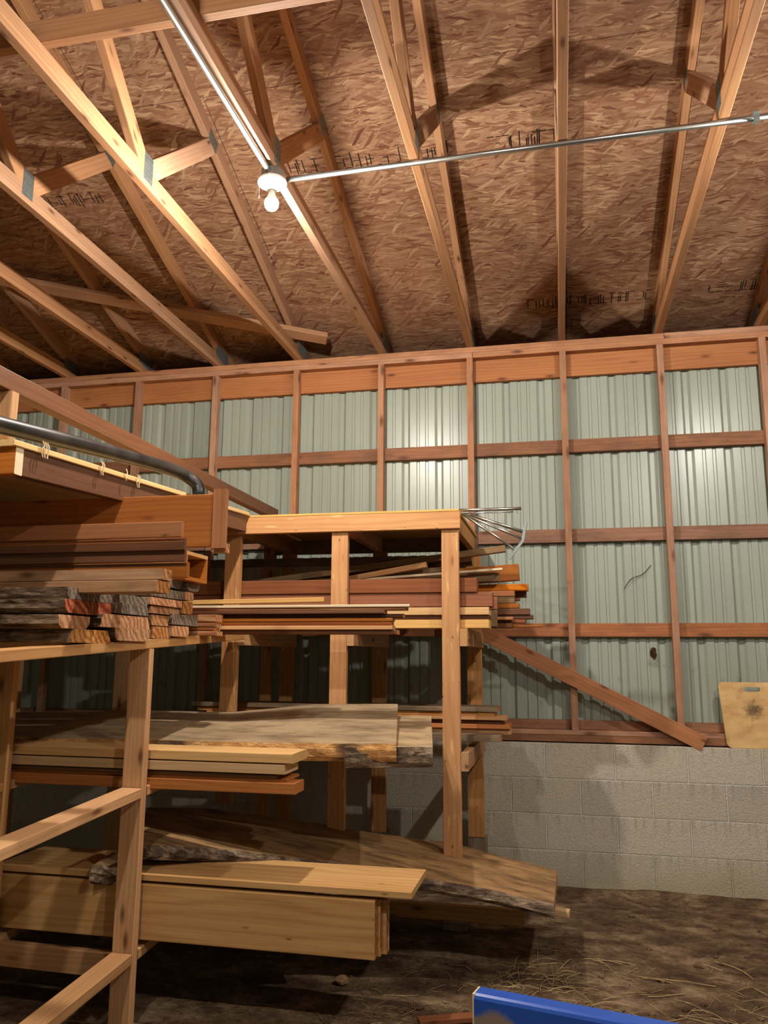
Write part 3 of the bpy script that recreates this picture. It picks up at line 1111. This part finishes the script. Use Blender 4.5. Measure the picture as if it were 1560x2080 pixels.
fr = [(250, 1716), (420, 1722), (560, 1738), (700, 1756), (850, 1782), (1000, 1808), (1125, 1838)]
bk = [(300, 1640), (420, 1642), (520, 1655), (640, 1672), (760, 1692), (920, 1713), (1132, 1768)]
st = [(low(*a), low(*b)) for a, b in zip(fr, bk)]
slab('live_edge_slab', 'long stained slab sliding down to the dirt under the front post', st, .055, ['slablow', 'bark', 'endtan'], seed=11, bulge=.014, group='live-edge slabs')
st = [(low(*a) + Vector((0, -.03, -.09)), low(*b) + Vector((-.05, -.02, -.09))) for a, b in zip([(200, 1706), (420, 1722), (560, 1738), (700, 1756)], [(300, 1660), (420, 1662), (520, 1665), (640, 1685)])]
slab('live_edge_slab', 'dark furry bark-edged slab under the long stained one', st, .07, ['slablow', 'bark', 'endgrey'], seed=21, bulge=.03, rag=.03, group='live-edge slabs')
plank('plank', 'brown plank with a ring mark under the sliding slab', 'rail', -.8, 1066, 1850, 1882, 1.2, .04)
p0, p1 = at(1085, 1838, 'Z', .19), at(1157, 1856, 'Z', .16)
o = stick('offcut', p1 + Vector((-.5, .06, .04)), p1, .05, .03, 'pale')
tag(o, 'small pale stick end past the tip of the sliding slab', 'board')
q = at(925, 1876, 'Y', -.78)
o = stick('offcut', Vector((q.x, -.78, gz(q.x, -.78) - .005)), Vector((q.x, -.78, q.z)), .12, .06, 'grey', upv=(0, 1, 0))
tag(o, 'dark wooden block standing on the dirt below the sliding slab', 'block')

# middle shelf of the aisle rack
P = -2.035
plank('pale_board', 'thick pale board on top of the middle shelf pile by the aisle post', 'pale', P, 594, 1532, 1552, 1.3, .19, 'pale', rise=0)
plank('pale_board', 'thick pale board second from the top of the middle shelf pile', 'pale', P, 578, 1554, 1574, 1.3, .17, 'pale')
plank('thin_board', 'thin board under the two thick pale ones', 'olive', P + .02, 560, 1575, 1582, 1.3, .16, 'pale')
plank('thin_board', 'short thin brown board third from the bottom of the middle shelf pile', 'brown', P + .03, 582, 1582.5, 1588, 1.3, .16, 'pale')
plank('reddish_board', 'reddish rabbeted board at the bottom of the middle shelf pile', 'header', P, 598, 1592, 1615, 1.35, .12, 'pale')
plank('thin_board', 'pale lip board behind the reddish one', 'endtan', P + .125, 606, 1602, 1610, 1.35, .05, 'pale')

# bottom shelf of the aisle rack
p = at(757, 1825, 'Y', P)
q = at(765, 1955, 'Y', P)
for k, (dx, t, lab) in enumerate(((0, .036, 'wide oak board on edge, the outermost of the bottom shelf bundle'), (.012, .026, 'oak board on edge, second in the bottom shelf bundle'),
                                  (.030, .026, 'oak board on edge, third in the bottom shelf bundle'), (.03, .026, 'oak board on edge, innermost of the bottom shelf bundle'))):
    yy = P + (0, .040, .069, .098)[k]
    hh = p.z - q.z - (.012, .02, .026, .034)[k]
    xr = (p.x + q.x) / 2 + dx
    zc = q.z + hh / 2 + .004
    o = stick('oak_board', Vector((xr - 1.62, yy + t / 2, zc + .004)), Vector((xr, yy + t / 2, zc)), t, hh, 'oak', bev=.004, endmat='endtan')
    tag(o, lab, 'board', G['oak'])
a, b = at(836, 1813, 'Y', P), at(850, 1765, 'Z', at(836, 1813, 'Y', P).z)
wid = b.y - a.y
o = stick('flat_board', Vector((a.x - 1.75, a.y + wid / 2, a.z - .012)), Vector((a.x, a.y + wid / 2, a.z - .012)), wid, .024, 'oak', bev=.002)
tag(o, 'flat pale board lying on top of the bottom shelf bundle', 'board', G['oak'])

# ---- rough sawn boards with their ends stepping along the aisle rack


def endplank(label, xl, xr, yt, yb, L, mats, xe=FX, seed=0, live=.02, name='rough_board', dx=0, prof=None):
    """board along x whose end shows between photo columns xl and xr on the plane x = xe"""
    a = at(xl, yt, 'X', xe)
    b = at(xr, yt, 'X', xe)
    c = at((xl + xr) / 2, yb, 'X', xe)
    m = at((xl + xr) / 2, yt, 'X', xe)
    h = m.z - c.z
    y0, y1 = a.y, b.y
    rnd = random.Random(seed)
    h -= .0015
    wane = live * rnd.uniform(.6, 1.3)
    flip = {30: 0, 33: 1, 42: 1, 45: 0, 54: 1, 57: 0}.get(seed, rnd.random() < .5)
    n = 26
    org = Vector((xe - L / 2, (y0 + y1) / 2, (m.z + c.z) / 2))
    bm = bmesh.new()
    rings = []
    for i in range(n + 1):
        x = xe - L + L * i / n
        e = 0 if i == n else 1
        j = [noise.noise(Vector((x * 9, seed * 3.1, k * 5.0))) * live * .5 * e for k in range(8)]
        ta, tb = (wane, 0) if not flip else (0, wane)
        zt, zb_ = m.z - .0005, m.z - h
        pr = [(y0 + ta + max(j[0], -ta * .5), zt), (y0 + wane * .25 + j[1], zt - h * .33), (y0 + wane * .2 + j[2], zt - h * .67), (y0 + tb + max(j[3], -tb * .5), zb_),
              (y1 - tb, zb_), (y1 - wane * .2 + j[5] * .3, zt - h * .6), (y1 - ta - .002, zt)]
        rings.append([bm.verts.new(Vector((x, y, z)) - org) for y, z in pr])
    k7 = len(rings[0])
    for a_, b_ in zip(rings, rings[1:]):
        for k in range(k7):
            f = bm.faces.new((a_[k], a_[(k + 1) % k7], b_[(k + 1) % k7], b_[k]))
            f.material_index = 1 if k in (0, 1, 2, 4, 5) else 0
    f = bm.faces.new(rings[-1])
    f.material_index = 2
    f = bm.faces.new(rings[0][::-1])
    f.material_index = 2
    bmesh.ops.recalc_face_normals(bm, faces=bm.faces)
    return tag(link(name, bm, mats, loc=org), label, 'board', G['live'])


BK, GR, TN, RD = ['rough', 'bark', 'endtan'], ['grey', 'bark', 'endgrey'], ['rough', 'rough', 'endtan'], ['rough', 'bark', 'endred']
EP = [
    ('live-edge board with a pale grained end, lowest in the stack and closest to the camera', 142, 226, 1279, 1307, 1.2, BK),
    ('live-edge board with a dark heart in its orange end, lowest row of the stack', 233, 306, 1277, 1303, 1.2, BK),
    ('square tan board end in the lowest row just past the aisle post', 310, 348, 1273, 1298, 1.2, TN),
    ('dark board end in the lowest row beside the square tan one', 350, 384, 1272, 1294, 1.2, TN),
    ('bark-covered board with a brown rayed end, second row up', 118, 184, 1250, 1278, 1.2, BK),
    ('reddish brown board end in the second row up', 205, 305, 1250, 1277, 1.2, BK),
    ('square pinkish board end in the second row up', 308, 347, 1250, 1272, 1.2, TN),
    ('grey board end closing the second row up', 349, 404, 1249, 1271, 1.2, GR),
    ('bark-covered board with a bright red end, third row up', 131, 232, 1221, 1249, 1.2, RD),
    ('grey weathered board with cracked end beside the bright red one', 234, 303, 1227, 1249, 1.2, GR),
    ('board with a dark hollow under it, third row up past the aisle post', 305, 368, 1233, 1249, 1.2, TN),
    ('small brown board end closing the third row up', 370, 392, 1222, 1248, 1.2, TN),
    ('grey splintered board under the two squared timbers', 137, 303, 1203, 1226, 1.2, GR),
    ('narrow yellowish board end beside the splintered one', 306, 372, 1216.5, 1232, 1.2, TN),
    ('grey square board end above the narrow yellowish one', 310, 376, 1197, 1215.5, 1.2, GR),
    ('small brown block end on the third row past the aisle post', 377, 394, 1203, 1220.5, 1.2, TN),
    ('pale grey cracked board end beside the squared timbers', 343, 372, 1174, 1196, 1.1, GR),
    ('dark grey block under the hollow box beam', 379, 406, 1186, 1202, 1.1, GR),
]
for k, (lab, xl, xr, yt, yb, L, ms) in enumerate(EP):
    endplank(lab, xl, xr, yt, yb, L, ms, seed=30 + k * 3, live=.024 if ms[1] == 'bark' else .004, xe=FX + (.015 if k % 2 else -.0))

T1 = -2.60
plank('squared_timber', 'squared knotty timber lying over another at the stack top', 'rough', T1, 330, 1154.5, 1177, 1.2, .07, 'live', endmat='endtan')
plank('squared_timber', 'squared timber with a bright sawn end under the knotty one', 'rough', T1 - .03, 318, 1178, 1202, 1.2, .10, 'live', endmat='endtan')


# box beams (hollow, made of brown boards)
def beam(label, Y, xr, rows_, depth, L, mats=('brown', 'dbrown')):  # two browns: lighter painted on lit faces, darker on the shaded ones
    a, b = at(xr, rows_[0], 'Y', Y), at(xr, rows_[-1], 'Y', Y)
    xe = (a.x + b.x) / 2
    root = empty('box_beam', (xe - L / 2, Y + depth / 2, (a.z + b.z) / 2))
    zt, zb = a.z, b.z
    t = .018
    zm = at(xr, rows_[1], 'Y', Y).z
    part('side_board', (xe - L, Y + t / 2, (zt + zm) / 2), (xe, Y + t / 2, (zt + zm) / 2), t, zt - zm, mats[0], root)
    part('side_board', (xe - L, Y + t * 1.6, (zm + zb) / 2), (xe + .004, Y + t * 1.6, (zm + zb) / 2), t, zm - zb - .001, mats[1], root)
    part('ledge_board', (xe - L, Y + t + depth / 2, zm - t / 2), (xe - .002, Y + t + depth / 2, zm - t / 2), depth, t * .8, mats[0], root)
    return tag(root, label, 'beam', G['beam'])


beam('brown stepped trim beam, upper of the two before the cleated board', -2.56, 368, (1058.5, 1090, 1115.5), .03, 1.3)
beam('brown trim beam with a lower lip coloured lighter as if lit, under the other stepped one', -2.52, 374, (1117, 1140, 1172.5), .03, 1.3, ('dbrown', 'brown'))
# open box tube whose end faces the aisle
a, b = at(379, 1118, 'X', FX + .06), at(420, 1186, 'X', FX + .06)
root = empty('box_beam', ((FX - .5), (a.y + b.y) / 2, (a.z + b.z) / 2))
t = .016
y0, y1, z1, z0 = a.y, b.y, a.z, b.z
part('top_board', (FX - .9, (y0 + y1) / 2, z1 - t / 2), (FX + .06, (y0 + y1) / 2, z1 - t / 2), y1 - y0, t, 'rail', root)
part('bottom_board', (FX - .9, (y0 + y1) / 2, z0 + t / 2), (FX + .06, (y0 + y1) / 2, z0 + t / 2), y1 - y0, t, 'brown', root)
part('side_board', (FX - .9, y0 + t / 2, (z0 + z1) / 2), (FX + .06, y0 + t / 2, (z0 + z1) / 2), t, z1 - z0 - 2 * t - .001, 'brown', root)
part('side_board', (FX - .9, y1 - t / 2, (z0 + z1) / 2), (FX + .06, y1 - t / 2, (z0 + z1) / 2), t, z1 - z0 - 2 * t - .001, 'brown', root)
tag(root, 'hollow box beam showing its open end beside the cleated board', 'beam', G['beam'])
# wide board on edge with an end cleat
YB = -2.36
a, b = at(432, 1003, 'Y', YB), at(428, 1110, 'Y', YB)
xe = (a.x + b.x) / 2
root = empty('cleated_board', (xe - .7, YB + .02, (a.z + b.z) / 2))
part('front_board', (xe - 1.5, YB + .012, (a.z + b.z) / 2), (xe, YB + .012, (a.z + b.z) / 2), .022, a.z - b.z, 'header', root)
cz0, cz1 = at(445, 1113, 'Y', YB - .01).z, at(445, 993, 'Y', YB - .01).z
cx0, cx1 = at(431, 1050, 'Y', YB - .01).x, at(457, 1050, 'Y', YB - .01).x
part('end_cleat', ((cx0 + cx1) / 2, YB + .004, cz0), ((cx0 + cx1) / 2, YB + .004, cz1), cx1 - cx0, .03, 'header', root, upv=(0, 1, 0), label='lighter upright end cleat')
p = at(458, 1107, 'Y', YB + .035)
part('corner_block', (p.x - .05, YB + .042, p.z - .012), (p.x + .006, YB + .042, p.z - .012), .04, .035, 'rail', root, endmat='endtan')
tag(root, 'wide orange brown board on edge with an upright end cleat on the rack', 'board')

# trim boards lying between the racks
Q = -1.52
TR = [
    ('single trim lath lying on top of the trim bundle', 658, 1213, 1222, .9, 'pale', .05, Q + .05, .012),
    ('whitish edged trim board at the top of the trim bundle', 832, 1227, 1232.5, 1.35, 'white', .075, Q, 0),
    ('second pale trim board right under the whitish edged one', 824, 1233, 1239, 1.3, 'endtan', .07, Q + .01, 0),
    ('dark trim board with a rounded end, shortest of the trim bundle', 780, 1239.5, 1246, 1.25, 'dbrown', .07, Q + .0, 0),
    ('dark trim board with a tilted pale end in the trim bundle', 818, 1246.5, 1254, 1.2, 'dbrown', .06, Q + .04, 0),
    ('brown tongued trim board in the middle of the trim bundle', 796, 1255, 1262, 1.25, 'brown', .07, Q + .01, 0),
    ('reddish brown trim board under the tongued one', 794, 1262.5, 1270, 1.25, 'cedar', .07, Q + .012, 0),
    ('pale brown trim board second from the bottom of the trim bundle', 797, 1270.5, 1279, 1.22, 'rail', .07, Q, 0),
    ('lowest trim board with a pale rounded end', 806, 1279.5, 1288.5, 1.2, 'dbrown', .07, Q + .015, 0),
]
for lab, xr, yt, yb, L, m, w, Y, rise in TR:
    plank('trim_board', lab, m, Y, xr, yt, yb, L, w, 'trim', endmat='endtan', rise=-rise)
for lab, xr, yt, yb in (('short grooved trim piece ending beside the grey board ends', 438, 1248, 1263), ('short trim piece with pale end under the grooved one', 436, 1266, 1273.5),
                        ('thin short trim piece under the pale-ended one', 433, 1274.5, 1281), ('lowest short trim piece by the rack rail', 438, 1282, 1291)):
    plank('trim_board', lab, 'endtan', -1.64, xr, yt, yb, .6, .08, 'trim', endmat='endtan')

# silver tube bracket poking past the rack corner
Yt = -.96
root = empty('tube_bracket', at(930, 1040, 'Y', Yt))


def rel(x, y, dy=0):
    return at(x, y, 'Y', Yt + dy) - root.location


zt = .012
link('tube', tube_bm([rel(905, 1037.5), rel(1059, 1033)], .0085, 14), 'alu', parent=root, smooth=True)
link('clamp_bar', tube_bm([rel(930, 1043.5), rel(1043, 1039.5)], .0035, 8), 'galv', parent=root, smooth=True)
for x in (1050.5, 1034.5):
    bm = tube_bm([rel(x, 1027 if x > 1040 else 1036), rel(x, 1044)], .003, 8)
    link('bolt', bm, 'galv', parent=root)
for a_, b_, r_ in (((955, 1046), (1062, 1080), .009), ((946, 1046), (1060, 1094), .0068), ((940, 1044), (1046, 1116), .0068)):
    link('strut', tube_bm([rel(*a_), rel(*b_)], r_, 10), 'alu', parent=root, smooth=True)
fp = [(1068, 1061), (1062, 1098), (1045, 1120), (1033, 1136)]
bm = bmesh.new()
vs = []
for x, y in fp:
    vs.append([bm.verts.new(rel(x + o1, y + o2, o3)) for o1, o2, o3 in ((-3.2, 0, -.025), (2.5, 1, -.025), (3.5, 1, .03), (-2, 0, .03))])
vs[-1] = vs[-1]
for a_, b_ in zip(vs, vs[1:]):
    for k in range(4):
        bm.faces.new((a_[k], a_[(k + 1) % 4], b_[(k + 1) % 4], b_[k]))
bm.faces.new(vs[0])
bm.faces.new(vs[-1][::-1])
bmesh.ops.recalc_face_normals(bm, faces=bm.faces)
link('foot_plate', bm, 'plate', parent=root)
tag(root, 'silver tube bracket with folding struts poking past the rack corner', 'bracket')

# cutting board leaning on the sill
bm = bmesh.new()
Wc, Hc, rc, tc = .40, .372, .03, .014


def rrect(w, h, r, cx, cz, n=6):
    pts = []
    for (sx, sz, a0) in ((1, 1, 0), (-1, 1, 90), (-1, -1, 180), (1, -1, 270)):
        for k in range(n + 1):
            a = math.radians(a0 + 90 * k / n)
            pts.append((cx + sx * (w / 2 - r) + r * math.cos(a), cz + sz * (h / 2 - r) + r * math.sin(a)))
    return pts


outer = rrect(Wc, Hc, rc, 0, Hc / 2)
outer = [(x - (.03 if x < 0 else 0) * (z / Hc), z) for x, z in outer]
inner = rrect(.092, .026, .012, -.045 + .0, Hc - .04)
loops = []
for y in (-tc / 2, tc / 2):
    lo = [bm.verts.new((x, y, z)) for x, z in outer]
    li = [bm.verts.new((x, y, z)) for x, z in inner]
    eo = [bm.edges.new((lo[i], lo[(i + 1) % len(lo)])) for i in range(len(lo))]
    ei = [bm.edges.new((li[i], li[(i + 1) % len(li)])) for i in range(len(li))]
    bmesh.ops.triangle_fill(bm, edges=eo + ei, use_beauty=True)
    loops.append((lo, li))
for q_ in (0, 1):
    a_, b_ = loops[0][q_], loops[1][q_]
    for i in range(len(a_)):
        bm.faces.new((a_[i], a_[(i + 1) % len(a_)], b_[(i + 1) % len(a_)], b_[i]))
bmesh.ops.recalc_face_normals(bm, faces=bm.faces)
o = link('cutting_board', bm, 'cut', loc=(.832, -.020, Z_BLOCK + .0015))
o.rotation_euler = (math.radians(-1.9), 0, 0)
tag(o, 'pale rounded cutting board with a handle slot and black scorch, leaning on the studs', 'board')

# blue steel edge at the bottom of the photo
za = .42
a = at(976, 2004, 'Z', za)
b = at(1364, 2076, 'Z', za)
d = (b - a)
ang = math.atan2(d.y, d.x)
root = empty('steel_gate', a)
bm = bmesh.new()
L = 1.3
pr = [(0, 0), (-.045, 0), (-.053, -.004), (-.057, -.012), (-.057, -.5), (-.052, -.5), (-.052, -.012), (-.046, -.005), (0, -.005)]
r0 = [bm.verts.new((0, y, z)) for y, z in pr]
r1 = [bm.verts.new((L, y, z)) for y, z in pr]
for i in range(len(pr)):
    bm.faces.new((r0[i], r0[(i + 1) % len(pr)], r1[(i + 1) % len(pr)], r1[i]))
bm.faces.new(r0)
bm.faces.new(r1[::-1])
bmesh.ops.recalc_face_normals(bm, faces=bm.faces)
o = link('front_sheet', bm, 'blue', parent=root)
root.rotation_euler = (0, 0, ang)
bm = bmesh.new()
add_box(bm, (-.002, -.028, -.25), (.006, .056, .5))
o = link('end_edge', bm, 'white', parent=root)
o['label'] = 'chipped whitish end edge'
bm = bmesh.new()
add_box(bm, (L / 2, -.002, -.26), (L - .01, .004, .5))
link('back_sheet', bm, 'blue', parent=root)
tag(root, 'blue painted steel panel edge with mud on its face, low over the dirt', 'panel')

# straw, bits and clods on the dirt
bm = bmesh.new()
rnd = random.Random(5)


def strand(bm, x, y, L, a, r, lift=.0, curl=.3):
    n = 5
    pts = []
    for k in range(n + 1):
        t = k / n
        aa = a + curl * (t - .5)
        x += math.cos(aa) * L / n
        y += math.sin(aa) * L / n
        pts.append((x, y))
    vs = []
    for k, (u, v) in enumerate(pts):
        z = gz(u, v) + .004 + lift * math.sin(math.pi * k / n)
        vs.append([bm.verts.new((u, v, z + r)), bm.verts.new((u + r * math.sin(a), v - r * math.cos(a), z)), bm.verts.new((u - r * math.sin(a), v + r * math.cos(a), z))])
    for p, q in zip(vs, vs[1:]):
        for k in range(3):
            bm.faces.new((p[k], p[(k + 1) % 3], q[(k + 1) % 3], q[k]))


for k in range(520):
    cx, cy = rnd.choice([(-.35, -1.35), (-.1, -1.7), (.25, -1.75), (.5, -1.5), (-.9, -1.8), (-.4, -1.9)])
    strand(bm, cx + rnd.gauss(0, .22), min(cy + rnd.gauss(0, .16), -.1), rnd.uniform(.02, .12), rnd.gauss(0, .8), rnd.uniform(.0006, .0013), rnd.uniform(0, .005), rnd.uniform(-.5, .5))
for k in range(46):
    strand(bm, rnd.uniform(-.45, .75), rnd.uniform(-2.0, -.9), rnd.uniform(.08, .26), rnd.gauss(-.3, .5), rnd.uniform(.0013, .0022), rnd.uniform(.002, .012), rnd.uniform(-.8, .8))
for k in range(60):
    strand(bm, -.45 + rnd.gauss(0, .12), -1.3 + rnd.gauss(0, .10), rnd.uniform(.05, .18), rnd.uniform(0, 6.28), rnd.uniform(.0009, .0016), rnd.uniform(.0, .014), rnd.uniform(-.9, .9))
for (u, v, L, a) in ((.15, -1.85, .3, -.35), (.3, -1.75, .26, -.3), (.42, -1.62, .22, -.6), (-.05, -1.2, .3, -.05), (.1, -1.95, .2, .3), (.6, -1.7, .2, -.7)):
    strand(bm, u, v, L, a, .0022, .01, .3)
tag(link('straw', bm, 'straw'), 'loose straw scattered over the dirt floor before the block wall', 'straw', kind='stuff')

bm = bmesh.new()
for k in range(420):
    x, y = rnd.uniform(-1.9, 1.2), rnd.uniform(-2.3, -.05)
    s = rnd.uniform(.004, .014) * (1.6 if rnd.random() < .1 else 1)
    r_ = bmesh.ops.create_icosphere(bm, subdivisions=1, radius=s)
    for v in r_['verts']:
        v.co = Vector((v.co.x * 1.3 * rnd.uniform(.7, 1.3) + x, v.co.y * rnd.uniform(.7, 1.3) + y, v.co.z * .55 + gz(x, y) + s * .2))
tag(link('dirt_clods', bm, 'dirt'), 'small clods of earth scattered over the dirt floor', 'dirt', kind='stuff')
o = stick('bark_scrap', at(850, 2075, 'Z', gz(-.9, -1.7) + .03), at(1010, 2062, 'Z', gz(-.7, -1.7) + .03), .05, .02, 'cedar')
tag(o, 'reddish strip of wood lying on the dirt by the blue panel', 'scrap')
p = at(695, 1990, 'Z', gz(-1.2, -1.6) + .02)
bm = bmesh.new()
bmesh.ops.create_icosphere(bm, subdivisions=2, radius=.03)
for v in bm.verts:
    v.co *= 1 + .35 * noise.noise(v.co * 40)
    v.co.z *= .6
tag(link('wood_chip', bm, 'rough', loc=p), 'lone pinkish wood chip on the dirt below the oak bundle', 'chip')

# ------------------------------------------------------------------ world and view
w = bpy.data.worlds.new('night')
w.use_nodes = True
w.node_tree.nodes['Background'].inputs[0].default_value = (.01, .012, .016, 1)
w.node_tree.nodes['Background'].inputs[1].default_value = .2
S.world = w
S.view_settings.view_transform = 'Standard'
S.view_settings.look = 'None'
S.view_settings.gamma = 1
S.view_settings.use_curve_mapping = False
S.view_settings.exposure = .42
